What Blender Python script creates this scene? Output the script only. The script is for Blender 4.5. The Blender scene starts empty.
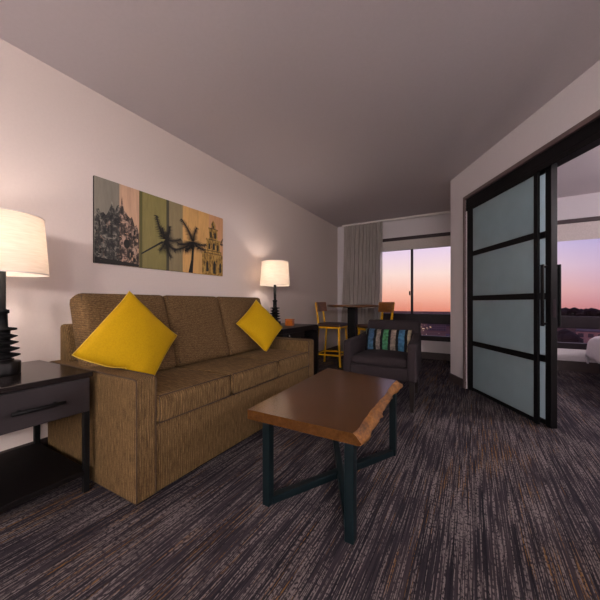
import bpy, bmesh, math, random
from mathutils import Vector, Matrix, noise
PI = math.pi
random.seed(7)
sc = bpy.context.scene
COL = sc.collection

# ------------------------------------------------------------------ materials
def s2l(c):
    return tuple((v/12.92 if v <= .04045 else ((v+.055)/1.055)**2.4) for v in c)
def rgb(r, g, b):
    return s2l((r/255, g/255, b/255)) + (1,)
class NT:
    def __init__(s, name):
        s.m = bpy.data.materials.new(name); s.m.use_nodes = True
        s.t = s.m.node_tree; s.n = s.t.nodes; s.n.clear()
        s.out = s.add('ShaderNodeOutputMaterial')
    def add(s, typ, **kw):
        n = s.n.new(typ)
        for k, v in kw.items(): setattr(n, k, v)
        return n
    def link(s, a, b): s.t.links.new(a, b)
    def coord(s, scale, kind='Object', rot=(0,0,0)):
        tc = s.add('ShaderNodeTexCoord'); mp = s.add('ShaderNodeMapping')
        mp.inputs['Scale'].default_value = scale; mp.inputs['Rotation'].default_value = rot
        s.link(tc.outputs[kind], mp.inputs['Vector']); return mp.outputs[0]
    def noise(s, vec, scale=1, detail=3, rough=.5, dist=0):
        n = s.add('ShaderNodeTexNoise'); n.inputs['Scale'].default_value = scale
        n.inputs['Detail'].default_value = detail; n.inputs['Roughness'].default_value = rough
        n.inputs['Distortion'].default_value = dist
        s.link(vec, n.inputs['Vector']); return n.outputs['Fac']
    def ramp(s, fac, stops, interp='LINEAR'):
        r = s.add('ShaderNodeValToRGB'); r.color_ramp.interpolation = interp
        el = r.color_ramp.elements
        while len(el) < len(stops): el.new(.5)
        for e, (p, c) in zip(el, stops): e.position = p; e.color = c
        s.link(fac, r.inputs[0]); return r.outputs[0]
    def mix(s, fac, a, b, mode='MIX'):
        m = s.add('ShaderNodeMix', data_type='RGBA', blend_type=mode)
        for i, v in ((0, fac), (6, a), (7, b)):
            if hasattr(v, 'default_value') or hasattr(v, 'is_output'): s.link(v, m.inputs[i])
            else: m.inputs[i].default_value = v
        return m.outputs[2]
    def bsdf(s, col, rough=.6, metal=0, bump=None, bstr=.2, bdist=.005, spec=.5, link=True):
        b = s.add('ShaderNodeBsdfPrincipled')
        if isinstance(col, tuple): b.inputs['Base Color'].default_value = col
        else: s.link(col, b.inputs['Base Color'])
        b.inputs['Roughness'].default_value = rough; b.inputs['Metallic'].default_value = metal
        b.inputs['Specular IOR Level'].default_value = spec
        if bump is not None:
            bp = s.add('ShaderNodeBump'); bp.inputs['Strength'].default_value = bstr
            bp.inputs['Distance'].default_value = bdist
            s.link(bump, bp.inputs['Height']); s.link(bp.outputs[0], b.inputs['Normal'])
        if link: s.link(b.outputs[0], s.out.inputs[0])
        return b.outputs[0]
def scl(c, k): return tuple(min(1, v*k) for v in c[:3]) + (1,)
def mottled(name, c, rough=.6, metal=0, scale=(8,8,8), var=.12, bstr=.1, spec=.5):
    t = NT(name); f = t.noise(t.coord(scale), 1, 4)
    col = t.ramp(f, [(.3, scl(c, 1-var)), (.7, scl(c, 1+var))])
    t.bsdf(col, rough, metal, f, bstr, .003, spec); return t.m
def weave(name, c0, c1, c2, scale, stripe=None):
    t = NT(name); f = t.noise(t.coord(scale), 1, 3, .65)
    g = t.noise(t.coord((260, 260, 260)), 1, 2)
    col = t.ramp(f, [(.33, c0), (.5, c1), (.67, c2)])
    col = t.mix(.3, col, t.ramp(g, [(.35, c0), (.65, c2)]))
    if stripe:
        tc = t.add('ShaderNodeTexCoord'); dp = t.add('ShaderNodeVectorMath', operation='DOT_PRODUCT')
        t.link(tc.outputs['Object'], dp.inputs[0]); dp.inputs[1].default_value = stripe
        wob = t.add('ShaderNodeMath', operation='MULTIPLY_ADD'); t.link(f, wob.inputs[0]); wob.inputs[1].default_value = 2.2; t.link(dp.outputs['Value'], wob.inputs[2])
        sn = t.add('ShaderNodeMath', operation='SINE'); t.link(wob.outputs[0], sn.inputs[0])
        col = t.mix(t.ramp(sn.outputs[0], [(.35, (0,0,0,1)), (.95, (.55,.55,.55,1))]), col, c0)
    t.bsdf(col, .92, 0, g, .35, .002, .15); return t.m
def wood(name, c0, c1, c2, scale, rough=.4, spec=.5):
    t = NT(name); f = t.noise(t.coord(scale), 1, 5, .6, .6)
    g = t.noise(t.coord(tuple(v*5 for v in scale)), 1, 3)
    col = t.ramp(f, [(.28, c0), (.5, c1), (.72, c2)])
    col = t.mix(.25, col, t.ramp(g, [(.4, c0), (.6, c2)]))
    t.bsdf(col, rough, 0, g, .08, .002, spec); return t.m

M = {}
M['wall'] = mottled('wall_paint', rgb(213,199,192), .85, 0, (60,60,60), .015, .03, .2)
M['wall_cool'] = mottled('wall_paint_skylit', rgb(205,198,201), .85, 0, (60,60,60), .015, .03, .2)  # same paint as the left wall, cooler light tinted into its colour
M['ceiling'] = mottled('ceiling_paint', rgb(198,190,193), .9, 0, (40,40,40), .015, .03, .2)
M['trim'] = mottled('dark_trim', rgb(60,48,47), .5, 0, (20,20,20), .1)
M['casing'] = mottled('door_casing', rgb(96,78,78), .45, 0, (20,20,20), .08)
M['black'] = mottled('black_lacquer', rgb(17,15,16), .35, 0, (12,12,12), .15, .1, .3)
M['black_matte'] = mottled('black_matte', rgb(13,12,13), .6, 0, (12,12,12), .15, .1, .15)
M['door_metal'] = mottled('door_metal', rgb(12,11,13), .45, .0, (14,14,14), .1, .1, .2)
M['espresso'] = wood('espresso_wood', rgb(31,26,28), rgb(36,30,32), rgb(41,34,36), (60,4,60), .45)
M['table_top'] = wood('espresso_top', rgb(22,17,17), rgb(26,20,20), rgb(30,24,23), (60,4,60), .16, .35)
M['shelf'] = wood('shelf_wood', rgb(11,9,9), rgb(14,11,11), rgb(17,13,13), (60,4,60), .6, .1)
M['sofa'] = weave('sofa_fabric', rgb(56,41,25), rgb(96,74,46), rgb(138,112,74), (16,200,14), (0, 430, 0))
M['sofa_arm'] = weave('sofa_arm_fabric', rgb(56,41,25), rgb(96,74,46), rgb(136,110,73), (200,200,14), (430, 430, 0))
M['sofa_back'] = weave('sofa_back_fabric', rgb(58,42,27), rgb(94,72,46), rgb(128,103,69), (60,80,170), (0, 60, 430))
M['sofa_pipe'] = mottled('sofa_piping', rgb(60,42,26), .9, 0, (90,90,90), .2)
M['yellow'] = mottled('yellow_cotton', rgb(176,138,2), .85, 0, (120,120,120), .08, .15, .2)
M['yellow_pipe'] = mottled('yellow_piping', rgb(205,170,60), .85, 0, (80,80,80), .1)
M['slab'] = wood('slab_wood', rgb(60,36,15), rgb(73,45,20), rgb(86,55,27), (22,1.2,22), .2, .32)
M['bark'] = wood('live_edge_wood', rgb(64,36,12), rgb(118,73,27), rgb(160,108,46), (14,9,26), .6)
M['teal_metal'] = mottled('dark_teal_metal', rgb(8,21,25), .45, 0, (16,16,16), .15, .1, .25)
M['chair'] = mottled('charcoal_fabric', rgb(45,38,41), .9, 0, (170,170,170), .22, .25, .2)
M['chair_leg'] = wood('dark_leg_wood', rgb(22,15,13), rgb(28,19,16), rgb(36,25,20), (40,40,5), .4)
M['stool_yellow'] = mottled('yellow_metal', rgb(226,172,14), .4, .1, (18,18,18), .08)
M['stool_wood'] = wood('stool_back_wood', rgb(104,62,26), rgb(128,80,36), rgb(150,98,48), (8,8,30), .4)
M['stool_seat'] = mottled('brown_leather', rgb(62,38,32), .5, 0, (50,50,50), .15)
M['bar_wood'] = wood('bar_top_wood', rgb(70,44,26), rgb(96,62,36), rgb(118,80,48), (4,30,30), .3)
M['track'] = mottled('white_metal_track', rgb(225,218,214), .4, 0, (10,10,10), .04)
M['bronze'] = mottled('dark_bronze', rgb(34,24,29), .45, .0, (14,14,14), .1, .1, .2)
M['bronze_rail'] = mottled('shade_cassette_bronze', rgb(62,50,52), .45, .0, (14,14,14), .1, .1, .2)
M['chrome'] = mottled('satin_chrome', rgb(190,185,182), .25, .9, (10,10,10), .05)
M['amber'] = mottled('amber_ceramic', rgb(178,98,36), .3, 0, (22,22,22), .25)
M['white_linen'] = mottled('white_linen', rgb(226,220,226), .85, 0, (30,30,30), .04, .1, .2)
M['bed_base'] = mottled('bed_base_fabric', rgb(34,27,30), .8, 0, (60,60,60), .15)
M['mattress'] = mottled('mattress_ticking', rgb(215,208,210), .85, 0, (50,50,50), .05)

def carpet_mat():
    t = NT('carpet')
    a = t.noise(t.coord((210, 3.0, 1)), 1, 2, .5)
    b = t.noise(t.coord((70, .5, 1)), 1, 3, .6)
    p = t.noise(t.coord((5, 2.6, 1)), 1, 3, .6)
    fuzz = t.noise(t.coord((110, 60, 60)), 1, 2, .6)
    base = t.ramp(b, [(.34, rgb(32,29,35)), (.5, rgb(46,41,47)), (.66, rgb(58,52,56))])
    mul = t.add('ShaderNodeMath', operation='MULTIPLY_ADD'); t.link(p, mul.inputs[0]); mul.inputs[1].default_value = .42
    t.link(a, mul.inputs[2])
    light = t.ramp(mul.outputs[0], [(.72, (0,0,0,1)), (.78, (1,1,1,1))])
    fz = t.ramp(fuzz, [(.40, (.05,.05,.05,1)), (.52, (1,1,1,1))])
    lm = t.mix(1, light, fz, 'MULTIPLY')
    col = t.mix(lm, base, rgb(114,105,104))
    dark = t.noise(t.coord((190, 2.0, 1)), 1, 2, .5)
    dm = t.ramp(dark, [(.34, (.8,.8,.8,1)), (.43, (0,0,0,1))])
    col = t.mix(dm, col, rgb(27,24,30))
    g = t.noise(t.coord((150, 2.6, 1)), 1.17, 1, .5)
    gp = t.noise(t.coord((3.4, .8, 1)), 1, 1)
    ga = t.add('ShaderNodeMath', operation='MULTIPLY_ADD'); t.link(gp, ga.inputs[0]); ga.inputs[1].default_value = .5; t.link(g, ga.inputs[2])
    gm = t.ramp(ga.outputs[0], [(.92, (0,0,0,1)), (.97, (.75,.75,.75,1))])
    gm = t.mix(1, gm, fz, 'MULTIPLY')
    col = t.mix(gm, col, rgb(124,90,46))
    t.bsdf(col, .97, 0, fuzz, .5, .005, .1)
    return t.m
M['carpet'] = carpet_mat()

def shade_mat():
    t = NT('linen_shade')
    f = t.noise(t.coord((14, 14, 160)), 1, 3)
    col = t.ramp(f, [(.3, rgb(236,226,214)), (.7, rgb(248,240,230))])
    d = t.add('ShaderNodeBsdfDiffuse'); tr = t.add('ShaderNodeBsdfTranslucent')
    t.link(col, d.inputs[0]); t.link(col, tr.inputs[0])
    m = t.add('ShaderNodeMixShader'); m.inputs[0].default_value = .58
    t.link(d.outputs[0], m.inputs[1]); t.link(tr.outputs[0], m.inputs[2]); t.link(m.outputs[0], t.out.inputs[0])
    return t.m
M['shade'] = shade_mat()
def sheer_mat():
    t = NT('sheer_grey_curtain')
    f = t.noise(t.coord((120, 6, 3)), 1, 3)
    col = t.ramp(f, [(.3, rgb(196,188,182)), (.7, rgb(222,215,209))])
    d = t.add('ShaderNodeBsdfDiffuse'); tr = t.add('ShaderNodeBsdfTranslucent'); tp = t.add('ShaderNodeBsdfTransparent')
    t.link(col, d.inputs[0]); t.link(col, tr.inputs[0])
    m = t.add('ShaderNodeMixShader'); m.inputs[0].default_value = .5
    t.link(d.outputs[0], m.inputs[1]); t.link(tr.outputs[0], m.inputs[2])
    m2 = t.add('ShaderNodeMixShader'); m2.inputs[0].default_value = .2
    t.link(m.outputs[0], m2.inputs[1]); t.link(tp.outputs[0], m2.inputs[2]); t.link(m2.outputs[0], t.out.inputs[0])
    return t.m
M['sheer'] = sheer_mat()
def fabric_shade():
    t = NT('roller_shade_fabric')
    f = t.noise(t.coord((90, 90, 90)), 1, 2)
    col = t.ramp(f, [(.3, rgb(186,176,172)), (.7, rgb(200,190,186))])
    t.bsdf(col, .9, spec=.1); return t.m
M['roller'] = fabric_shade()
def frosted():
    t = NT('frosted_glass')
    f = t.noise(t.coord((5, 5, 5)), 1, 2)
    col = t.ramp(f, [(.3, rgb(192,205,208)), (.7, rgb(199,212,215))])
    d = t.bsdf(col, .25, 0, link=False)
    tr = t.add('ShaderNodeBsdfTranslucent'); t.link(col, tr.inputs[0])
    m = t.add('ShaderNodeMixShader'); m.inputs[0].default_value = .70
    t.link(d, m.inputs[1]); t.link(tr.outputs[0], m.inputs[2]); t.link(m.outputs[0], t.out.inputs[0])
    return t.m
M['frosted'] = frosted()
def pane_mat():
    t = NT('window_glass')
    f = t.noise(t.coord((.7, .7, .7)), 1, 1)
    col = t.ramp(f, [(.2, (.96,.95,.97,1)), (.8, (.98,.97,.98,1))])
    tp = t.add('ShaderNodeBsdfTransparent'); t.link(col, tp.inputs[0])
    g = t.add('ShaderNodeBsdfGlossy'); g.inputs['Roughness'].default_value = .02
    fr = t.add('ShaderNodeFresnel'); fr.inputs[0].default_value = 1.35
    m = t.add('ShaderNodeMixShader'); t.link(fr.outputs[0], m.inputs[0])
    t.link(tp.outputs[0], m.inputs[1]); t.link(g.outputs[0], m.inputs[2]); t.link(m.outputs[0], t.out.inputs[0])
    return t.m
M['pane'] = pane_mat()
def emit(name, c, s):
    t = NT(name); e = t.add('ShaderNodeEmission')
    f = t.noise(t.coord((3, 3, 3)), 1, 1)
    t.link(t.ramp(f, [(.2, scl(c, .9)), (.8, c)]), e.inputs[0]); e.inputs[1].default_value = s
    t.link(e.outputs[0], t.out.inputs[0]); return t.m
M['globe'] = emit('fill_globe_glass', (1.0, .92, .90, 1), 122)  # glow of the added fill globes behind the camera
M['globe_bed'] = emit('fill_globe_glass_bedroom', (1.0, .90, .95, 1), 175)  # glow of the added bedroom globe
M['city_glow'] = emit('lit_street_lamps', (1.0, .62, .38, 1), 1.5)

# ------------------------------------------------------------------ mesh helpers
def newbm(): return bmesh.new()
def box(bm, x0, x1, y0, y1, z0, z1, bev=0, seg=2, mi=0, mat=None):
    vs = [bm.verts.new(Vector((x, y, z))) for x in (x0, x1) for y in (y0, y1) for z in (z0, z1)]
    idx = ((0,1,3,2), (4,6,7,5), (0,4,5,1), (2,3,7,6), (0,2,6,4), (1,5,7,3))
    fs = [bm.faces.new([vs[i] for i in f]) for f in idx]
    for f in fs: f.material_index = mi
    geo = fs
    if bev:
        es = list({e for f in fs for e in f.edges})
        r = bmesh.ops.bevel(bm, geom=es, offset=bev, segments=seg, affect='EDGES', profile=.5)
        for f in r['faces']: f.material_index = mi
        vs = list({v for f in r['faces'] for v in f.verts} | {v for v in vs if v.is_valid})
    if mat: 
        for v in vs: v.co = mat @ v.co
    return vs
def prism(bm, pts, d, mi=0, bev=0):
    """closed prism from a list of 3D points extruded by vector d"""
    a = [bm.verts.new(Vector(p)) for p in pts]; d = Vector(d)
    b = [bm.verts.new(Vector(p)+d) for p in pts]
    n = len(a); fs = [bm.faces.new(a), bm.faces.new(b[::-1])]
    for i in range(n): fs.append(bm.faces.new([a[i], b[i], b[(i+1) % n], a[(i+1) % n]]))
    for f in fs: f.material_index = mi
    if bev:
        es = list({e for f in fs for e in f.edges})
        bmesh.ops.bevel(bm, geom=es, offset=bev, segments=2, affect='EDGES', profile=.5)
def tube(bm, pts, r, n=10, mi=0, cyc=False):
    pts = [Vector(p) for p in pts]; rs = r if isinstance(r, (list, tuple)) else [r]*len(pts)
    rings = []; N = len(pts); up = None
    for i, p in enumerate(pts):
        a = pts[i-1] if (i > 0 or cyc) else p
        b = pts[(i+1) % N] if (i < N-1 or cyc) else p
        t = (b-a).normalized()
        if up is None:
            up = Vector((0,0,1)) if abs(t.z) < .9 else Vector((1,0,0))
        s = t.cross(up).normalized(); u2 = s.cross(t).normalized(); up = u2
        rings.append([bm.verts.new(p + (s*math.cos(2*PI*k/n) + u2*math.sin(2*PI*k/n))*rs[i]) for k in range(n)])
    m = N if cyc else N-1
    for i in range(m):
        A, B = rings[i], rings[(i+1) % N]
        for k in range(n):
            f = bm.faces.new([A[k], A[(k+1) % n], B[(k+1) % n], B[k]]); f.material_index = mi; f.smooth = True
    if not cyc:
        f = bm.faces.new(rings[0][::-1]); f.material_index = mi
        f = bm.faces.new(rings[-1]); f.material_index = mi
def bar(bm, p, q, w, d, mi=0, bev=.003, w2=None, d2=None):
    """rectangular bar from p to q; w across, d deep"""
    p, q = Vector(p), Vector(q); t = (q-p).normalized()
    ref = Vector((0,0,1)) if abs(t.z) < .9 else Vector((0,1,0))
    s = t.cross(ref).normalized(); u = s.cross(t).normalized()
    w2 = w if w2 is None else w2; d2 = d if d2 is None else d2
    A = [p+s*a*w/2+u*b*d/2 for a, b in ((-1,-1),(1,-1),(1,1),(-1,1))]
    B = [q+s*a*w2/2+u*b*d2/2 for a, b in ((-1,-1),(1,-1),(1,1),(-1,1))]
    a = [bm.verts.new(v) for v in A]; b = [bm.verts.new(v) for v in B]
    fs = [bm.faces.new(a[::-1]), bm.faces.new(b)]
    for i in range(4): fs.append(bm.faces.new([a[i], a[(i+1) % 4], b[(i+1) % 4], b[i]]))
    for f in fs: f.material_index = mi
    if bev:
        es = list({e for f in fs for e in f.edges})
        bmesh.ops.bevel(bm, geom=es, offset=bev, segments=2, affect='EDGES', profile=.5)
def lathe(bm, prof, cx, cy, n=32, mi=0, smooth=True, cap=True):
    rings = []
    for r, z in prof:
        rings.append([bm.verts.new((cx+r*math.cos(2*PI*k/n), cy+r*math.sin(2*PI*k/n), z)) for k in range(n)])
    for A, B in zip(rings, rings[1:]):
        for k in range(n):
            f = bm.faces.new([A[k], A[(k+1) % n], B[(k+1) % n], B[k]]); f.smooth = smooth; f.material_index = mi
    if cap:
        bm.faces.new(rings[0][::-1]).material_index = mi; bm.faces.new(rings[-1]).material_index = mi
def cushion(bm, cx, cy, cz, sx, sy, sz, puff=.03, bev=.03, mat=None, cuts=8, axis=2):
    """rounded box whose +-axis faces bulge"""
    b2 = bmesh.new()
    bmesh.ops.create_cube(b2, size=1)
    for v in b2.verts: v.co = Vector((v.co.x*sx, v.co.y*sy, v.co.z*sz))
    bmesh.ops.bevel(b2, geom=list(b2.edges), offset=bev, segments=3, affect='EDGES', profile=.5)
    bmesh.ops.subdivide_edges(b2, edges=[e for e in b2.edges if e.calc_length() > min(sx, sy, sz)*.5], cuts=cuts, use_grid_fill=True)
    o = [i for i in range(3) if i != axis]; S = (sx, sy, sz)
    for v in b2.verts:
        a = max(0, 1-(2*v.co[o[0]]/S[o[0]])**2); b = max(0, 1-(2*v.co[o[1]]/S[o[1]])**2)
        k = v.co[axis]/(S[axis]/2)
        v.co[axis] += k*puff*(a*b)**.55
        e = max(0, 1-k*k)
        v.co[o[0]] += math.copysign(puff*.25*e, v.co[o[0]]) * (1 if abs(v.co[o[0]]) > S[o[0]]*.45 else 0)
        v.co[o[1]] += math.copysign(puff*.25*e, v.co[o[1]]) * (1 if abs(v.co[o[1]]) > S[o[1]]*.45 else 0)
    T = Matrix.Translation((cx, cy, cz))
    if mat: T = T @ mat
    m = {}
    for v in b2.verts: m[v] = bm.verts.new(T @ v.co)
    for f in b2.faces:
        try: nf = bm.faces.new([m[v] for v in f.verts]); nf.smooth = True
        except ValueError: pass
    b2.free()
def pillow_bm(U, V, N, c, s, th, n=22, w=None, pinch=.05):
    """soft square pillow: axes U,V,N, centre c"""
    bm = newbm(); U, V, N, c = map(Vector, (U, V, N, c)); w = w or s
    g = {}
    for side in (1, -1):
        for i in range(n+1):
            for j in range(n+1):
                edge = i in (0, n) or j in (0, n)
                if side == -1 and edge: g[side, i, j] = g[1, i, j]; continue
                u = -1+2*i/n; v = -1+2*j/n
                # concave edges, pointed corners
                uu = u*(1-pinch*(1-v*v)); vv = v*(1-pinch*(1-u*u))
                h = th*((1-u*u)*(1-v*v))**.45
                h += .006*noise.noise(Vector((u*3, v*3, side*2.)))*(0 if edge else 1)
                g[side, i, j] = bm.verts.new(c+U*uu*w/2+V*vv*s/2+N*h*side)
    for side in (1, -1):
        for i in range(n):
            for j in range(n):
                q = [g[side, i, j], g[side, i+1, j], g[side, i+1, j+1], g[side, i, j+1]]
                if side == -1: q = q[::-1]
                f = bm.faces.new(q); f.smooth = True
    edge = [g[1, i, 0] for i in range(n)] + [g[1, n, j] for j in range(n)] + [g[1, n-i, n] for i in range(n)] + [g[1, 0, n-j] for j in range(n)]
    return bm, [v.co for v in edge]
MW = {}
def finish(name, bm, mats, parent=None, local=False, smooth=None, sharp=True):
    bmesh.ops.recalc_face_normals(bm, faces=bm.faces)
    if parent is not None and not local:
        inv = MW[parent.name].inverted()
        for v in bm.verts: v.co = inv @ v.co
    org = None
    if parent is None:
        c = [v.co for v in bm.verts]
        org = Vector(((min(v.x for v in c)+max(v.x for v in c))/2, (min(v.y for v in c)+max(v.y for v in c))/2, min(v.z for v in c)))
        for v in bm.verts: v.co -= org
    me = bpy.data.meshes.new(name); bm.to_mesh(me); bm.free()
    for m in (mats if isinstance(mats, (list, tuple)) else [mats]): me.materials.append(m)
    if smooth:
        for p in me.polygons: p.use_smooth = True
    o = bpy.data.objects.new(name, me); COL.objects.link(o)
    if org is not None: o.location = org; MW[o.name] = Matrix.Translation(org)
    if parent is not None: o.parent = parent; MW[o.name] = MW[parent.name]
    return o
def tag(o, label, cat, group=None):
    o['label'] = label; o['category'] = cat
    if group: o['group'] = group
    return o
def thing(name, label, cat, loc, rz=0, group=None):
    o = bpy.data.objects.new(name, None); COL.objects.link(o); o.empty_display_size = .1
    o.location = loc; o.rotation_euler = (0, 0, rz)
    MW[o.name] = Matrix.Translation(loc) @ Matrix.Rotation(rz, 4, 'Z')
    return tag(o, label, cat, group)
def struct(name, bm, m, label=None, parent=None):
    o = finish(name, bm, m, parent)
    if parent is None:
        o['kind'] = 'structure'
        if label: o['label'] = label
    return o
def sub(name, mats, parent, fn, **kw):
    bm = newbm(); fn(bm); return finish(name, bm, mats, parent, **kw)
def copy_thing(root, loc, rz, label=None):
    r = root.copy(); COL.objects.link(r); r.location = loc; r.rotation_euler = (0, 0, rz)
    if label: r['label'] = label
    MW[r.name] = Matrix.Translation(loc) @ Matrix.Rotation(rz, 4, 'Z')
    for ch in list(root.children):
        c = ch.copy(); COL.objects.link(c); c.parent = r
        for g in list(ch.children):
            d = g.copy(); COL.objects.link(d); d.parent = c
    return r

# ------------------------------------------------------------------ camera
F = 300.0
YAW = math.atan(172/F)
CA, SA = math.cos(YAW), math.sin(YAW)
cam = bpy.data.cameras.new('camera'); cam.sensor_width = 36; cam.sensor_fit = 'HORIZONTAL'
cam.lens = 36*F/600; cam.shift_y = 3/600; cam.clip_start = .02; cam.clip_end = 3000
co = bpy.data.objects.new('camera', cam); COL.objects.link(co)
co.location = (0, 0, 1.05); co.rotation_euler = (PI/2, 0, YAW)
sc.camera = co
def LD(lat, dep, z=0):
    """the angled partition runs along its own axis: lat across it, dep along it"""
    return Vector((-SA*dep+CA*lat, CA*dep+SA*lat, z))
PART = Matrix.Rotation(YAW, 4, 'Z')          # x -> across the partition, y -> along it

# ------------------------------------------------------------------ room shell
HC = 2.70; XL = -2.55; YF = 6.10; YB = -5.4; XR = 4.2
struct('floor', (lambda b: (box(b, XL-.2, XR+.2, YB-.2, YF+.25, -.2, 0), b)[1])(newbm()), M['carpet'], 'dark grey carpet with fine beige and ochre streaks')
struct('ceiling', (lambda b: (box(b, XL-.2, XR+.2, YB-.2, YF+.25, HC, HC+.2), b)[1])(newbm()), M['ceiling'], 'plain grey ceiling')
struct('wall_left', (lambda b: (box(b, XL-.2, XL, YB-.2, YF+.25, 0, HC), b)[1])(newbm()), M['wall'], 'pale wall behind the sofa')
struct('wall_back', (lambda b: (box(b, XL, XR, YB-.2, YB, 0, HC), b)[1])(newbm()), M['wall'])
struct('wall_bedroom', (lambda b: (box(b, XR, XR+.2, YB-.2, YF+.25, 0, HC), b)[1])(newbm()), M['wall'])
W1 = (-1.69, -.30); W2 = (.72, 3.05); WZ = (.337, 2.14)
def far_wall(b):
    y0, y1 = YF, YF+.2
    xs = [XL, W1[0], W1[1], W2[0], W2[1], XR]
    for i in range(5):
        if i in (1, 3):
            box(b, xs[i], xs[i+1], y0, y1, 0, WZ[0]); box(b, xs[i], xs[i+1], y0, y1, WZ[1], HC)
        else: box(b, xs[i], xs[i+1], y0, y1, 0, HC)
b = newbm(); far_wall(b); struct('wall_far', b, M['wall_cool'], 'end wall with the windows')
# angled partition with the wide doorway, and the divider behind it
LW0, LW1 = 2.035, 2.215; D0, D1 = 4.056, 3.68; DN = 1.40; HD = 2.325
def part_wall(b):
    far = [LD(LW0, D1), LD(LW0, D0), Vector((-.252, YF, 0)), Vector((-.10, YF, 0)), LD(LW1, D0-.03), LD(LW1, D1)]
    # solid end of the partition
    prism(b, [LD(LW0, D1), LD(LW0, D0), LD(LW1, D0), LD(LW1, D1)], (0,0,HC))
    box(b, LW0, LW1, DN, D1, HD, HC, mat=PART)
    box(b, LW0, LW1, -4.8, DN, 0, HC, mat=PART)
b = newbm(); part_wall(b); struct('wall_right', b, M['wall_cool'], 'angled pale partition around the sliding doors')
b = newbm(); c0 = LD(LW0, D0); c1 = LD(LW1, D0)
prism(b, [c0, (c0.x, YF, 0), (c1.x, YF, 0), c1], (0,0,HC)); struct('wall_divider', b, M['wall'])
# baseboards
BBH = .125
b = newbm(); box(b, XL, XL+.015, YB, YF, 0, BBH, .003); struct('baseboard_left', b, M['trim'])
b = newbm(); box(b, XL+.015, c0.x-.02, YF-.015, YF, 0, BBH, .003); box(b, c1.x, XR, YF-.015, YF, 0, BBH+.03, .003); struct('baseboard_far', b, M['trim'])
b = newbm(); box(b, LW0-.015, LW0, D1+.02, D0+.0, 0, BBH-.02, .003, mat=PART); box(b, LW0-.015, LW0, -3, DN-.05, 0, BBH-.02, .003, mat=PART); struct('baseboard_right', b, M['trim'])
b = newbm(); box(b, c0.x-.015, c0.x, c0.y+.01, YF-.016, 0, BBH-.02, .003); struct('baseboard_divider', b, M['trim'])

# windows
def window(n, X0, X1, mull, handle_x, lab):
    b = newbm(); y0, y1 = YF+.05, YF+.12
    w = .04
    box(b, X0, X0+w, y0, y1, WZ[0], WZ[1], .004); box(b, X1-w, X1, y0, y1, WZ[0], WZ[1], .004)
    box(b, X0+w, X1-w, y0, y1, WZ[1]-w, WZ[1], .004)
    box(b, X0+w, X1-w, y0-.03, y1, WZ[0], .43, .004)
    o = struct(f'window_{n}', b, M['bronze'], lab)
    b = newbm(); box(b, X0+w, X1-w, y0-.015, y1, .656, .843, .005); finish('transom', b, M['bronze'], o)
    b = newbm()
    box(b, mull-.019, mull+.019, y0-.01, y1, .843, WZ[1]-w, .005); finish('mullion', b, M['bronze'], o)
    b = newbm(); box(b, X0+w, X1-w, y0+.03, y0+.036, .43, WZ[1]-w); finish('pane', b, M['pane'], o)
    b = newbm(); box(b, handle_x-.012, handle_x+.012, y0-.05, y0-.01, 1.20, 1.28, .006); finish('handle', b, M['black'], o)
    return o
window(1, W1[0], W1[1], -1.017, -1.05, 'dark framed window beyond the armchair')
window(2, W2[0], W2[1], 1.95, 1.90, 'dark framed window of the bedroom')
# roller shades
def shade(X0, X1, zb, lab):
    t = thing('roller_shade', lab, 'blind', ((X0+X1)/2, YF-.04, zb), 0)
    sub('cassette', M['bronze_rail'], t, lambda b: box(b, X0-.05, X1+.05, YF-.06, YF-.001, 2.275, 2.335, .008))
    sub('shade_fabric', M['roller'], t, lambda b: box(b, X0-.03, X1+.03, YF-.022, YF-.018, zb+.02, 2.28))
    sub('hem_bar', M['roller'], t, lambda b: box(b, X0-.03, X1+.03, YF-.026, YF-.014, zb, zb+.022, .004))
shade(W1[0], W1[1]-.03, 2.085, 'grey roller shade pulled slightly down over the living room window')
shade(W2[0], W2[1], 2.01, 'grey roller shade with bronze cassette over the bedroom window')

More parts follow.
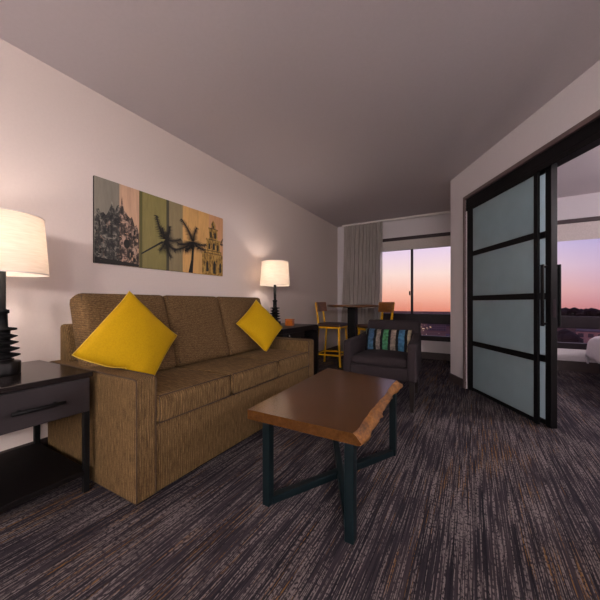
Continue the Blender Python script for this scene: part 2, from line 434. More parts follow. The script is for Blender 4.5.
# door casing
b = newbm()
box(b, LW0-.02, LW0+.012, D1, D1+.035, 0, HD+.03, .004, mat=PART)
box(b, LW0-.02, LW0+.012, DN-.035, DN, 0, HD+.03, .004, mat=PART)
box(b, LW0-.02, LW0+.012, DN, D1, HD-.012, HD+.03, .004, mat=PART)
struct('trim_1', b, M['casing'], 'brown casing around the wide doorway')
b = newbm()
box(b, LW0+.0, LW1, DN+.0, D1, 2.215, HD-.012, .004, mat=PART)
box(b, LW0-.002, LW0+.006, DN+.0, D1, 2.17, 2.215, .004, mat=PART)
box(b, LW0+.013, LW1, D1-.066, D1, 0, 2.215, .004, mat=PART)
struct('trim_2', b, M['door_metal'], 'black overhead track of the sliding doors')
def sliding_door(n, lat0, lat1, far, near, lab, handle):
    b = newbm(); zt = 2.215; z0 = .003; st = .034 if not handle else .048
    box(b, lat0, lat1, near, near+st+.012, z0, zt, .004, mat=PART)
    box(b, lat0, lat1, far-.05, far, z0, zt, .004, mat=PART)
    for c, w in ((.030, .036), (.572, .056), (1.108, .056), (1.637, .056), (2.19, .05)):
        box(b, lat0+.002, lat1-.002, near+st, far-.04, c-w/2, c+w/2, .003, mat=PART)
    o = struct(f'door_{n}', b, M['door_metal'], lab)
    m = (lat0+lat1)/2
    for za, zb in ((.048, .544), (.6, 1.08), (1.136, 1.609), (1.665, 2.165)):
        b = newbm(); box(b, m-.004, m+.004, near+st, far-.04, za-.01, zb+.01, mat=PART)
        finish('glass_panel', b, M['frosted'], o)
    if handle:
        y = near+.035
        for side, name in ((-1, 'pull_handle'), (1, 'pull_handle')):
            b = newbm(); L = lat0-.047 if side < 0 else lat1+.038
            box(b, L-.008, L+.008, y-.02, y+.012, .855, 1.375, .004, mat=PART)
            for z in (.875, 1.355):
                a0, a1 = (L, lat0) if side < 0 else (lat1, L)
                box(b, a0, a1, y-.010, y+.004, z-.009, z+.009, .002, mat=PART)
            finish(name, b, M['door_metal'], o)
        b = newbm(); box(b, (lat0+lat1)/2-.012, (lat0+lat1)/2+.012, near-.003, near+.001, .93, 1.08, .001, mat=PART)
        finish('latch_plate', b, M['bronze'], o)
sliding_door(1, 2.045, 2.068, 3.61, 2.583, 'black framed frosted glass sliding door nearer the living room', False)
sliding_door(2, 2.088, 2.143, 3.60, 2.4955, 'black framed frosted sliding door slid behind the other', True)

# ------------------------------------------------------------------ sofa
t = thing('sofa', 'long brown three seat sofa with woven streaked fabric against the wall', 'sofa', (-2.0, 1.92, 0))
SY0, SY1 = .910, 2.90; XF = -1.487; XB = -2.50; AW = .12
ARM = .655
sub('plinth', M['black_matte'], t, lambda b: box(b, XB+.03, XF-.03, SY0+.03, SY1-.03, 0, .03, .004))
sub('base', M['sofa'], t, lambda b: box(b, XB+.02, XF-.012, SY0+AW-.01, SY1-AW+.01, .010, .385, .012))
for y0, y1 in ((SY0, SY0+AW), (SY1-AW, SY1)):
    a = sub('arm', M['sofa_arm'], t, lambda b: box(b, XB, XF, y0, y1, .010, ARM, .018, 3))
    for y in (y0+.006, y1-.006):
        sub('piping', M['sofa_pipe'], a, lambda b: tube(b, [(XB+.05, y, .018), (XF-.006, y, .018), (XF-.003, y, .03), (XF-.003, y, ARM-.02), (XF-.008, y, ARM-.006), (XF-.03, y, ARM-.001), (XB+.05, y, ARM-.001)], .0045, 6))
def backf(b):
    prism(b, [(XB, SY0+.07, .38), (XB, SY0+.07, .90), (XB+.06, SY0+.07, .905), (XB+.22, SY0+.07, .45), (XB+.22, SY0+.07, .38)], (0, SY1-SY0-.14, 0), bev=.02)
sub('back_frame', M['sofa_arm'], t, backf)
n3 = (SY1-SY0-2*AW)/3
for k in range(3):
    yc = SY0+AW+n3*(k+.5)
    c = sub('seat_cushion', M['sofa'], t, lambda b: cushion(b, (XF+.005-2.12)/2, yc, .459, XF+.005+2.12, n3-.006, .145, .018, .028))
    h = n3/2-.012
    sub('piping', M['sofa_pipe'], c, lambda b: tube(b, [(XF+.003, yc-h, .393), (XF+.003, yc+h, .393), (XF+.003, yc+h, .541), (XF+.003, yc-h, .541)], .004, 6, cyc=True))
bw = [(SY0+.045, 1.575), (1.58, 2.165), (2.17, SY1-.05)]
for y0, y1 in bw:
    R = Matrix.Rotation(math.radians(-17), 4, 'Y')
    c = sub('back_cushion', M['sofa_back'], t, lambda b: cushion(b, -2.165, (y0+y1)/2, .815, .16, y1-y0-.006, .59, .028, .035, R, axis=0))
    def pq(b, y0=y0, y1=y1):
        h = (y1-y0)/2-.016; pts = []
        for u, v in ((-h, -.275), (h, -.275), (h, .275), (-h, .275)):
            pts.append(Matrix.Translation((-2.165, (y0+y1)/2, .815)) @ R @ Vector((.072, u, v)))
        tube(b, pts, .0045, 6, cyc=True)
    sub('piping', M['sofa_pipe'], c, pq)

# yellow pillows
def throw_pillow(c, yaw, tilt, roll, s, th, lab, clampf):
    cy, sy, ct, st = math.cos(yaw), math.sin(yaw), math.cos(tilt), math.sin(tilt)
    N = Vector((ct*cy, ct*sy, st)); U0 = Vector((-sy, cy, 0)); V0 = Vector((-st*cy, -st*sy, ct))
    a = roll+PI/4
    U = U0*math.cos(a)+V0*math.sin(a); V = -U0*math.sin(a)+V0*math.cos(a)
    bm, edge = pillow_bm(U, V, N, c, s, th)
    e2 = []
    for v in bm.verts: v.co = clampf(v.co)
    for e in edge: e2.append(Vector(e))
    t = thing('throw_pillow', lab, 'pillow', (c[0], c[1], min(v.co.z for v in bm.verts)), 0, 'yellow throw pillows on the sofa')
    p = finish('cover', bm, M['yellow'], t)
    bm = newbm(); tube(bm, e2, .003, 6, cyc=True); finish('seam', bm, M['yellow_pipe'], p)
def clamp_near(v):
    v = Vector(v)
    k = math.exp(-((v-Vector((-1.83, .81, .81))).length/.17)**2); v += Vector((-.03, -.02, -.045))*k
    k = math.exp(-((v-Vector((-1.96, 1.14, 1.13))).length/.2)**2); v += Vector((0, .03, 0))*k
    base = .664 if v.y < 1.04 else .664-(min(1, (v.y-1.04)/.03))*.118
    if v.z < base+.03: v.z = base+.03*math.exp((v.z-base-.03)/.03)
    return v
def clamp_far(v):
    v = Vector(v)
    if v.z < .58: v.z = .553+.027*math.exp((v.z-.58)/.027)
    return v
throw_pillow((-1.87, 1.145, .812), .10, .33, -.01, .475, .085, 'yellow square pillow propped over the near arm of the sofa', clamp_near)
throw_pillow((-1.935, 2.545, .812), -.228, .45, -.13, .43, .075, 'smaller looking yellow pillow at the far end of the sofa beside the lamp', clamp_far)

# ------------------------------------------------------------------ near side table
t = thing('side_table', 'dark one drawer side table with open shelf in the left foreground', 'side table', (-2.2, .52, 0))
X0, X1, Y0, Y1 = -2.52, -1.848, .16, .872
sub('top', M['table_top'], t, lambda b: box(b, X0, X1+.012, Y0-.01, Y1+.008, .640, .668, .004))
sub('case', M['espresso'], t, lambda b: box(b, X0+.005, X1-.018, Y0, Y1, .448, .640, .003))
d = sub('drawer', M['espresso'], t, lambda b: box(b, X1-.017, X1, Y0+.004, Y1-.004, .450, .632, .003))
def hdl(b):
    tube(b, [(X1+.035, .53, .540), (X1+.035, .738, .540)], .0095, 10)
    for y in (.565, .705): tube(b, [(X1-.002, y, .540), (X1+.035, y, .540)], .008, 10)
sub('handle', M['black_matte'], d, hdl)
for x in (X0+.005, X1-.034):
    for y in (Y0+.0, Y1-.030): sub('leg', M['black_matte'], t, lambda b: box(b, x, x+.029, y, y+.029, 0, .449, .003))
sub('shelf', M['shelf'], t, lambda b: box(b, X0+.01, X1-.006, Y0+.01, Y1-.008, .098, .125, .003))

# ------------------------------------------------------------------ table lamps
def lamp_parts(t):
    def base(b):
        lathe(b, [(.076, 0), (.078, .004), (.078, .062), (.074, .066), (.05, .068), (.05, .080)], 0, 0, 36)
    sub('base', M['black'], t, base, local=True)
    def stem(b):
        pr = [(.045, .078)]
        for k in range(4):
            z = .088+.034*k; r = .076-.004*k
            pr += [(.034, z-.004), (r-.012, z+.005), (r, z+.010), (r, z+.014), (r-.012, z+.018), (.034, z+.026)]
        pr += [(.036, .232), (.062, .236), (.062, .246), (.026, .252), (.024, .325), (.031, .328), (.031, .345), (.020, .348), (.0175, .352), (.0175, .60)]
        lathe(b, pr, 0, 0, 28)
    sub('stem', M['black_matte'], t, stem, local=True)
    def shade(b):
        lathe(b, [(.198, .538), (.175, .856)], 0, 0, 48, cap=False)
        lathe(b, [(.195, .538), (.172, .856)], 0, 0, 48, cap=False)
        lathe(b, [(.198, .538), (.195, .538)], 0, 0, 48, cap=False); lathe(b, [(.175, .856), (.172, .856)], 0, 0, 48, cap=False)
    s = sub('lamp_shade', M['shade'], t, shade, local=True)
    def rim(b):
        tube(b, [(r*math.cos(2*PI*k/48), r*math.sin(2*PI*k/48), z) for k in range(48)], .003, 6, cyc=True)
    for r, z in ((.1975, .541), (.1755, .853)): sub('shade_ring', M['track'], s, rim, local=True)
    def socket(b): lathe(b, [(.014, .60), (.018, .61), (.018, .66), (.013, .665)], 0, 0, 16)
    sub('socket', M['chrome'], t, socket, local=True)
    sub('harp', M['chrome'], t, lambda b: tube(b, [(0, 0, .66), (0, .05, .69), (0, .05, .77), (0, 0, .805)], .0025, 6), local=True)
LAMPZ = (.668, .742)
lamp1 = thing('table_lamp', 'lit table lamp with stacked disc base on the near side table', 'lamp', (-2.19, .60, LAMPZ[0]), 0, 'table lamps at the sofa ends')
lamp_parts(lamp1)
lamp2 = copy_thing(lamp1, (-2.27, 3.29, LAMPZ[1]), .3, 'lit table lamp on the black desk past the far sofa arm')
for (x, y, z0), pw in (((-2.19, .60, LAMPZ[0]), 7), ((-2.27, 3.29, LAMPZ[1]), 6.2)):
    l = bpy.data.lights.new('lamp_bulb', 'POINT'); l.energy = pw; l.color = (1, .86, .77); l.shadow_soft_size = .04
    o = bpy.data.objects.new('lamp_bulb', l); COL.objects.link(o); o.location = (x, y, z0+.70)

# ------------------------------------------------------------------ far desk and amber box
t = thing('desk', 'black desk with rounded waterfall side behind the far sofa arm', 'desk', (-2.23, 3.45, 0))
X0, X1, Y0, Y1 = -2.52, -1.925, 2.95, 3.90
def water(b):
    pts = [(Y0, .742), (Y1-.03, .742), (Y1-.008, .733), (Y1, .71), (Y1, 0), (Y1-.05, 0), (Y1-.05, .63), (Y1-.065, .665), (Y1-.10, .68), (Y0+.0, .68)]
    prism(b, [(X0, y, z) for y, z in pts], (X1-X0, 0, 0), bev=.003)
sub('top', M['black'], t, water)
sub('side_panel', M['black'], t, lambda b: box(b, X0, X1, Y0, Y0+.05, 0, .68, .003))
d = sub('drawer', M['black'], t, lambda b: box(b, X1-.03, X1-.012, Y0+.06, Y1-.40, .60, .677, .003))
def knob(b):
    bmesh.ops.create_uvsphere(b, u_segments=14, v_segments=8, radius=.016, matrix=Matrix.Translation((X1+.008, 3.08, .645)))
    tube(b, [(X1-.014, 3.08, .645), (X1+.006, 3.08, .645)], .007, 8)
sub('knob', M['chrome'], d, knob)
t = thing('trinket_box', 'small amber square box standing on the black desk beside the lamp', 'box', (-2.15, 3.47, .742), .2)
def abox(b): box(b, -.05, .05, -.05, .05, 0, .072, .006)
sub('body', M['amber'], t, abox, local=True)
sub('lid', M['amber'], t, lambda b: box(b, -.053, .053, -.053, .053, .073, .092, .005), local=True)

# ------------------------------------------------------------------ coffee table
t = thing('coffee_table', 'live edge wooden coffee table on crossed dark teal metal legs', 'coffee table', (-.72, 1.75, 0))
ZT = .488
FL, FR, BR, BL = (-1.03, 1.238), (-.456, 1.236), (-.468, 2.240), (-1.082, 2.375)
def slab(b):
    n = 26; top = []; bot = []
    L = []
    for i in range(n+1):
        f = i/n; x = FR[0]+(BR[0]-FR[0])*f; y = FR[1]+(BR[1]-FR[1])*f
        w = .008*math.sin(f*5.2+.6)+.006*math.sin(f*11+1)+.006*noise.noise(Vector((f*9, 0, 0)))
        L.append((x+w, y))
    rows = []
    prof = [(0, 0), (.012, -.008), (.025, -.022), (.034, -.038), (.030, -.050)]
    T = [b.verts.new((FL[0], FL[1], ZT)), b.verts.new((BL[0], BL[1], ZT))]
    B = [b.verts.new((FL[0], FL[1], ZT-.05)), b.verts.new((BL[0], BL[1], ZT-.05))]
    for k, (dx, dz) in enumerate(prof):
        row = []
        for i, (x, y) in enumerate(L):
            f = i/n
            j = (.010*noise.noise(Vector((f*22, k*1.7, 3)))+.012*noise.noise(Vector((f*8, k*.6, 9)))) if k else 0
            row.append(b.verts.new((x+dx*(1.05+.35*math.sin(f*7))+j, y, ZT+dz+(.004*noise.noise(Vector((f*18, k, 5))) if 0 < k < 4 else 0))))
        rows.append(row)
    for k in range(len(rows)-1):
        for i in range(n):
            f = b.faces.new([rows[k][i], rows[k][i+1], rows[k+1][i+1], rows[k+1][i]]); f.material_index = 1; f.smooth = k > 0
    b.faces.new([T[0]]+rows[0]+[T[1]])
    b.faces.new([B[0]]+rows[-1]+[B[1]])
    b.faces.new([T[0], T[1], B[1], B[0]])
    b.faces.new([T[0]]+[r[0] for r in rows]+[B[0]]); b.faces.new([T[1]]+[r[-1] for r in rows]+[B[1]])
sub('tabletop', [M['slab'], M['bark']], t, slab)
P = [(-.925, 1.278), (-.466, 1.262), (-.475, 2.125), (-.93, 2.165)]
H = ZT-.051
for p in P: sub('leg', M['teal_metal'], t, lambda b: bar(b, (p[0], p[1], 0), (p[0], p[1], H), .044, .042, bev=.003))
for p, q, e in ((P[0], P[2], 0), (P[1], P[3], .0004)):
    p3, q3 = Vector((p[0], p[1], 0)), Vector((q[0], q[1], 0)); d = (q3-p3).normalized()*.02
    sub('floor_bar', M['teal_metal'], t, lambda b: bar(b, p3+d+Vector((0,0,.021+e)), q3-d+Vector((0,0,.021+e)), .042, .040, bev=.003))
    sub('top_bar', M['teal_metal'], t, lambda b: bar(b, p3+d+Vector((0,0,H-.008-e)), q3-d+Vector((0,0,H-.008-e)), .042, .014, bev=.002))

# ------------------------------------------------------------------ armchair
CR = math.radians(0)
t = thing('armchair', 'charcoal upholstered armchair with dark tapered legs behind the coffee table', 'armchair', (-.825, 3.40, 0), CR)
def cb(fn, name, m):
    def g(b):
        fn(b)
        for v in b.verts: v.co.x *= 1-.17*(v.co.y+.40)/.78        # narrower towards the back
    return sub(name, m, t, g, local=True)
cb(lambda b: box(b, -.345, .345, -.385, .33, .285, .415, .02, 3), 'seat_frame', M['chair'])
cb(lambda b: cushion(b, 0, -.075, .458, .555, .63, .085, .024, .028), 'seat_cushion', M['chair'])
for s in (-1, 1):
    def arm(b, s=s):
        x0, x1 = (.285, .372) if s > 0 else (-.372, -.285)
        prism(b, [(x0, -.405, .285), (x0, -.395, .635), (x0, -.365, .658), (x0, .0, .672), (x0, .24, .70), (x0, .34, .72), (x0, .37, .285)], (x1-x0, 0, 0), bev=.022)
    cb(arm, 'arm', M['chair'])
def cback(b):
    prism(b, [(-.365, .19, .40), (-.365, .275, .825), (-.365, .31, .848), (-.365, .375, .84), (-.365, .36, .285), (-.365, .22, .285)], (.73, 0, 0), bev=.025)
cb(cback, 'backrest', M['chair'])
for x, y in ((-.325, -.355), (.325, -.355), (-.31, .31), (.31, .31)):
    cb(lambda b: bar(b, (x*1.01, y*1.02, 0), (x, y, .29), .032, .032, 0, .003, .052, .052), 'leg', M['chair_leg'])
# striped lumbar pillow on it
def pillow_stripes():
    t = NT('striped_pillow')
    tc = t.add('ShaderNodeTexCoord'); sp = t.add('ShaderNodeSeparateXYZ'); t.link(tc.outputs['Object'], sp.inputs[0])
    wob = t.noise(t.coord((6, 6, 14)), 1, 2)
    a = t.add('ShaderNodeMath', operation='MULTIPLY_ADD'); t.link(wob, a.inputs[0]); a.inputs[1].default_value = .016; t.link(sp.outputs[0], a.inputs[2])
    mr = t.add('ShaderNodeMapRange'); mr.inputs[1].default_value = -.270; mr.inputs[2].default_value = .260
    t.link(a.outputs[0], mr.inputs[0])
    K = rgb(18,17,20)
    st = [(0, rgb(150,160,140)), (.035, K), (.09, rgb(62,92,124)), (.215, K), (.275, rgb(122,110,104)), (.365, K), (.42, rgb(62,122,88)),
          (.53, K), (.585, rgb(128,114,104)), (.69, K), (.745, rgb(60,102,134)), (.86, K), (.915, rgb(160,150,122)), (.99, K)]
    col = t.ramp(mr.outputs[0], st, 'CONSTANT')
    v = t.noise(t.coord((22, 22, 30)), 1, 4, .7)
    hue = t.add('ShaderNodeHueSaturation'); t.link(col, hue.inputs['Color'])
    m2 = t.add('ShaderNodeMapRange'); t.link(v, m2.inputs[0]); m2.inputs[1].default_value = .3; m2.inputs[2].default_value = .7; m2.inputs[3].default_value = .3; m2.inputs[4].default_value = 1.25
    t.link(m2.outputs[0], hue.inputs['Value'])
    m3 = t.add('ShaderNodeMapRange'); w2 = t.noise(t.coord((5, 5, 9)), 1, 1); t.link(w2, m3.inputs[0]); m3.inputs[3].default_value = .44; m3.inputs[4].default_value = .56
    t.link(m3.outputs[0], hue.inputs['Hue'])
    t.bsdf(hue.outputs[0], .85, 0, v, .1, .003, .2); return t.m
M['stripes'] = pillow_stripes()
ct, st = math.cos(.30), math.sin(.30)
bm, edge = pillow_bm((1,0,0), (0, st, ct), (0, -ct, st), (0, 0, 0), .27, .06, 18, .53)
pt = thing('lumbar_pillow', 'black rectangular pillow with painterly blue green and beige stripes on the armchair', 'pillow', (-.825, 3.40, .495), CR)
for v in bm.verts: v.co += Vector((-.015, .07, .128))
edge = [Vector(e) for e in edge]
pc = finish('cover', bm, M['stripes'], pt, local=True)
bm = newbm(); tube(bm, edge, .003, 6, cyc=True); finish('seam', bm, M['black_matte'], pc, local=True)

# ------------------------------------------------------------------ bar table and stools
t = thing('bar_table', 'round wooden bar height table on a black column by the curtain', 'table', (-1.67, 4.62, 0))
sub('tabletop', M['bar_wood'], t, lambda b: lathe(b, [(.38, .985), (.405, .99), (.41, 1.0), (.41, 1.018), (.405, 1.024)], -1.67, 4.62, 56))
sub('column', M['black_matte'], t, lambda b: box(b, -1.735, -1.605, 4.555, 4.685, .02, .98, .004))
sub('base_plate', M['black_matte'], t, lambda b: lathe(b, [(.25, 0), (.25, .014), (.24, .02)], -1.67, 4.62, 40))
sub('mounting_plate', M['black_matte'], t, lambda b: box(b, -1.79, -1.55, 4.50, 4.74, .972, .986, .003))

def stool_parts(t):
    # local: sits facing +x (backrest at -x), seat 0.40 wide
    Z = .66
    def seat(b): cushion(b, .02, 0, Z+.028, .40, .40, .05, .012, .018)
    sub('seat', M['stool_seat'], t, seat, local=True)
    for y in (-.175, .175): sub('seat_rail', M['stool_yellow'], t, lambda b: bar(b, (-.185, y, Z-.012), (.205, y, Z-.012), .025, .03), local=True)
    for x in (-.175, .205): sub('seat_rail', M['stool_yellow'], t, lambda b: bar(b, (x, -.175, Z-.012), (x, .175, Z-.012), .025, .03), local=True)
    for x, y in ((-1, -1), (-1, 1), (1, -1), (1, 1)):
        xt, xb = (.185, .225) if x > 0 else (-.165, -.225)
        sub('leg', M['stool_yellow'], t, lambda b: bar(b, (xb, y*.205, 0), (xt, y*.17, Z), .028, .028, 0, .003), local=True)
    for y in (-.195, .195): sub('footrest_bar', M['stool_yellow'], t, lambda b: bar(b, (-.205, y, .20), (.21, y, .20), .02, .025), local=True)
    for x in (-.205, .21): sub('footrest_bar', M['stool_yellow'], t, lambda b: bar(b, (x, -.195, .20), (x, .195, .20), .02, .025), local=True)
    for y in (-.13, .13):
        sub('back_post', M['stool_yellow'], t, lambda b: bar(b, (-.18, y, Z-.02), (-.235, y*1.05, 1.06), .03, .022, 0, .003), local=True)
    def plate(b):
        n = 8
        rows = []
        for z, xo in ((.905, -.200), (1.065, -.222)):
            for off in (0, .02):
                rows.append([b.verts.new((xo+off+.012+(-.03)*(1-(2*i/n-1)**2), -.19+.38*i/n, z)) for i in range(n+1)])
        a0, a1, b0, b1 = rows
        for i in range(n):
            for q in ((a0, a1), (a1, b1), (b1, b0), (b0, a0)):
                b.faces.new([q[0][i], q[0][i+1], q[1][i+1], q[1][i]])
        for i in (0, n): b.faces.new([a0[i], a1[i], b1[i], b0[i]])
    sub('backrest', M['stool_wood'], t, plate, local=True)
st1 = thing('bar_stool', 'yellow metal bar stool nearest the left wall with wooden back', 'stool', (-2.06, 4.68, 0), math.radians(2), 'yellow bar stools at the round table')
stool_parts(st1)
copy_thing(st1, (-1.30, 4.62, 0), math.radians(228), 'yellow metal bar stool half hidden behind the armchair')

# ------------------------------------------------------------------ curtain and track
t = thing('curtain_track', 'thin white curtain track along the ceiling above the window', 'curtain track', (-1.3, 6.0, HC-.02))
sub('rail', M['track'], t, lambda b: box(b, -2.39, -.27, 5.975, 6.010, HC-.032, HC-.001, .003))
t = thing('curtain', 'sheer grey floor length curtain gathered left of the window', 'curtain', (-1.93, 6.0, .02))
def drape(b):
    nx, nz = 150, 14; g = []
    for j in range(nz+1):
        f = j/nz; z = HC-.034-f*(HC-.057); row = []
        x0 = -2.35-.09*min(1, f*1.2); x1 = -1.54-.05*f
        for i in range(nx+1):
            u = i/nx; ph = u*2*PI*11+1.3*math.sin(u*9)+.5*math.sin(f*3+u*5)
            amp = .040+.012*f
            row.append(b.verts.new((x0+(x1-x0)*u+.010*math.sin(2*ph), 5.99+amp*math.sin(ph)-.0, z)))
        g.append(row)
    for j in range(nz):
        for i in range(nx):
            f = b.faces.new([g[j][i], g[j][i+1], g[j+1][i+1], g[j+1][i]]); f.smooth = True
sub('drape', M['sheer'], t, drape)
for k in range(11): sub('hook', M['track'], t, lambda b: box(b, -2.33+.078*k, -2.322+.078*k, 5.992, 6.003, HC-.046, HC-.0325, .001))

# ------------------------------------------------------------------ wall art
def art():
    t = thing('wall_art', 'wide wooden collage panel of palm trees and old towers above the sofa', 'wall art', (XL, 1.89, 1.36))
    Y0, Y1, Z0, Z1 = 1.203, 2.583, 1.362, 2.037
    XA = XL+.016
    sub('panel', M['black_matte'], t, lambda b: box(b, XL+.001, XA, Y0, Y1, Z0, Z1, .002))
    cols = [(1.203, 1.395, rgb(126,120,106)), (1.395, 1.565, rgb(196,158,128)), (1.565, 1.595, rgb(86,82,34)), (1.595, 1.835, rgb(130,120,66)), (1.835, 1.865, rgb(70,66,48)),
            (1.865, 2.022, rgb(136,122,88)), (2.022, 2.37, rgb(206,160,96)), (2.37, 2.583, rgb(200,150,108))]
    mats = []
    for i, (a, b_, c) in enumerate(cols):
        mats.append(wood(f'painted_board_{i}', scl(c, .80), c, scl(c, 1.12), (30, 26, 3), .5))
    dark = mottled('ink_dark', rgb(24,20,15), .6, 0, (60,60,60), .4)
    def facade(name, lo, mid, hi, sc_, a=(.36,.5,.64)):
        tt = NT(name); v = tt.noise(tt.coord(sc_), 1, 5, .75, .4)
        tt.bsdf(tt.ramp(v, [(a[0], lo), (a[1], mid), (a[2], hi)]), .6); return tt.m
    fac1 = facade('ink_facade', rgb(22,18,16), rgb(72,58,50), rgb(186,156,136), (26, 26, 20))
    fac2 = facade('ink_facade_dim', rgb(18,18,18), rgb(58,56,52), rgb(146,140,126), (26, 26, 20))
    tow = facade('ink_tower', rgb(74,54,20), rgb(150,116,52), rgb(190,156,84), (40, 40, 18))
    mats += [dark, fac1, fac2, tow]; D, FA, FB, TW = 8, 9, 10, 11
    bm = newbm(); lay = [0]
    def poly(pts, mi, dx):
        f = bm.faces.new([bm.verts.new((XA+dx, y, z)) for y, z in pts]); f.material_index = mi
    for i, (a, b_, c) in enumerate(cols):
        prism(bm, [(XA+.0005, a, Z0), (XA+.0005, b_, Z0), (XA+.0005, b_, Z1), (XA+.0005, a, Z1)], (.0015, 0, 0), i)
    x1, x2, x3 = .0026, .0032, .0038
    # ornate old building on the first two boards
    poly([(1.205,1.364),(1.395,1.364),(1.395,1.86),(1.375,1.85),(1.36,1.80),(1.345,1.84),(1.335,1.88),(1.325,1.83),(1.31,1.79),(1.29,1.75),(1.27,1.77),(1.25,1.76),(1.235,1.79),(1.215,1.78),(1.205,1.74)], FB, x1)
    poly([(1.395,1.364),(1.563,1.364),(1.563,1.66),(1.55,1.70),(1.54,1.73),(1.525,1.71),(1.51,1.76),(1.50,1.79),(1.485,1.77),(1.465,1.79),(1.45,1.81),(1.435,1.82),(1.425,1.86),(1.415,1.94),(1.405,1.86),(1.395,1.84)], FA, x1)
    rr = random.Random(4)
    for k in range(90):
        y = rr.uniform(1.21, 1.55); z = rr.uniform(1.38, 1.76-.12*abs(y-1.38)/.17)
        w, h = rr.uniform(.004, .013), rr.uniform(.012, .05)
        if rr.random() < .5: w, h = h*.7, w*.6
        if y+w > 1.562: continue
        poly([(y,z),(y+w,z),(y+w,z+h),(y+w/2,z+h*1.15),(y,z+h)], D if rr.random() < .62 else (FA if y < 1.395 else 1), x2)
    poly([(1.205,1.364),(1.563,1.364),(1.563,1.385),(1.40,1.40),(1.205,1.41)], D, x2)
    # round dark window arch
    poly([(1.455+.026*math.cos(a*PI/8), 1.55+.04*math.sin(a*PI/8)) for a in range(16)], D, x3)
    # palms
    def frond(y0, z0, y1, z1, sag, wd=.085, n=14):
        p0, p2 = Vector((y0, z0)), Vector((y1, z1)); d = p2-p0; nn = Vector((-d.y, d.x)).normalized()
        p1 = (p0+p2)/2+nn*sag
        def B(t): return p0*(1-t)**2+p1*2*t*(1-t)+p2*t*t
        for i in range(n):
            ta, tb = i/n, (i+1)/n; a, c = B(ta), B(tb); m = Vector((-(c-a).y, (c-a).x)).normalized()*.004
            poly([(a+m)[:], (a-m)[:], (c-m)[:], (c+m)[:]], D, x2)
            for s in (-1, 1):
                L = wd*(1-.6*ta)*rr.uniform(.75, 1.1); tip = a+(c-a).normalized()*L*.75+Vector((-(c-a).y, (c-a).x)).normalized()*s*L*.75+Vector((0, -.012))
                poly([a[:], c[:], tip[:]], D, x2+.0003*s)
    for e in ((1.73,1.86,.03),(1.87,1.79,-.03),(2.00,1.69,-.03),(1.94,1.57,-.04),(1.89,1.49,-.03),(1.76,1.54,.03),(1.79,1.76,.01)):
        frond(1.825, 1.655, *e)
    poly([(1.583,1.478),(1.583,1.492),(1.79,1.635),(1.80,1.62)], D, x3)
    for e in ((2.00,1.895,-.03),(2.20,1.85,.02),(1.92,1.575,.04),(1.96,1.64,.03),(2.33,1.69,-.03),(2.32,1.63,-.04),(2.05,1.58,.03)):
        frond(2.15, 1.69, *e)
    poly([(2.09,1.364),(2.145,1.364),(2.155,1.50),(2.165,1.68),(2.14,1.68),(2.125,1.50)], D, x3)
    # bell tower in tiers
    for ya, yb, za, zb in ((2.27,2.578,1.364,1.60),(2.295,2.56,1.60,1.63),(2.335,2.535,1.62,1.755),(2.325,2.545,1.745,1.765),(2.37,2.495,1.76,1.88),(2.362,2.503,1.868,1.885),(2.40,2.465,1.88,1.93)):
        poly([(ya,za),(yb,za),(yb,zb),(ya,zb)], TW, x1+.0002*((ya*100) % 3))
    poly([(2.40,1.93),(2.465,1.93),(2.45,1.955),(2.433,1.985),(2.415,1.955)], TW, x1)
    for y, z, w, h in ((2.33,1.40,.03,.12),(2.43,1.38,.04,.15),(2.525,1.40,.03,.12),(2.36,1.65,.025,.07),(2.425,1.65,.03,.08),(2.49,1.65,.025,.07),(2.385,1.78,.025,.07),(2.445,1.78,.03,.07),(2.42,1.89,.022,.03)):
        poly([(y,z),(y+w,z),(y+w,z+h*.75),(y+w/2,z+h),(y,z+h*.75)], D, x2)
    for z in (1.60,1.63,1.755,1.88):
        poly([(2.30 if z < 1.7 else 2.36, z),(2.56 if z < 1.7 else 2.50, z),(2.56 if z < 1.7 else 2.50, z+.006),(2.30 if z < 1.7 else 2.36, z+.006)], D, x3)
    for e in ((2.58,1.80,.01),(2.578,1.74,0)): frond(2.545, 1.72, *e, wd=.03, n=6)
    finish('print', bm, mats, t)
    t.location.y += .016
art()

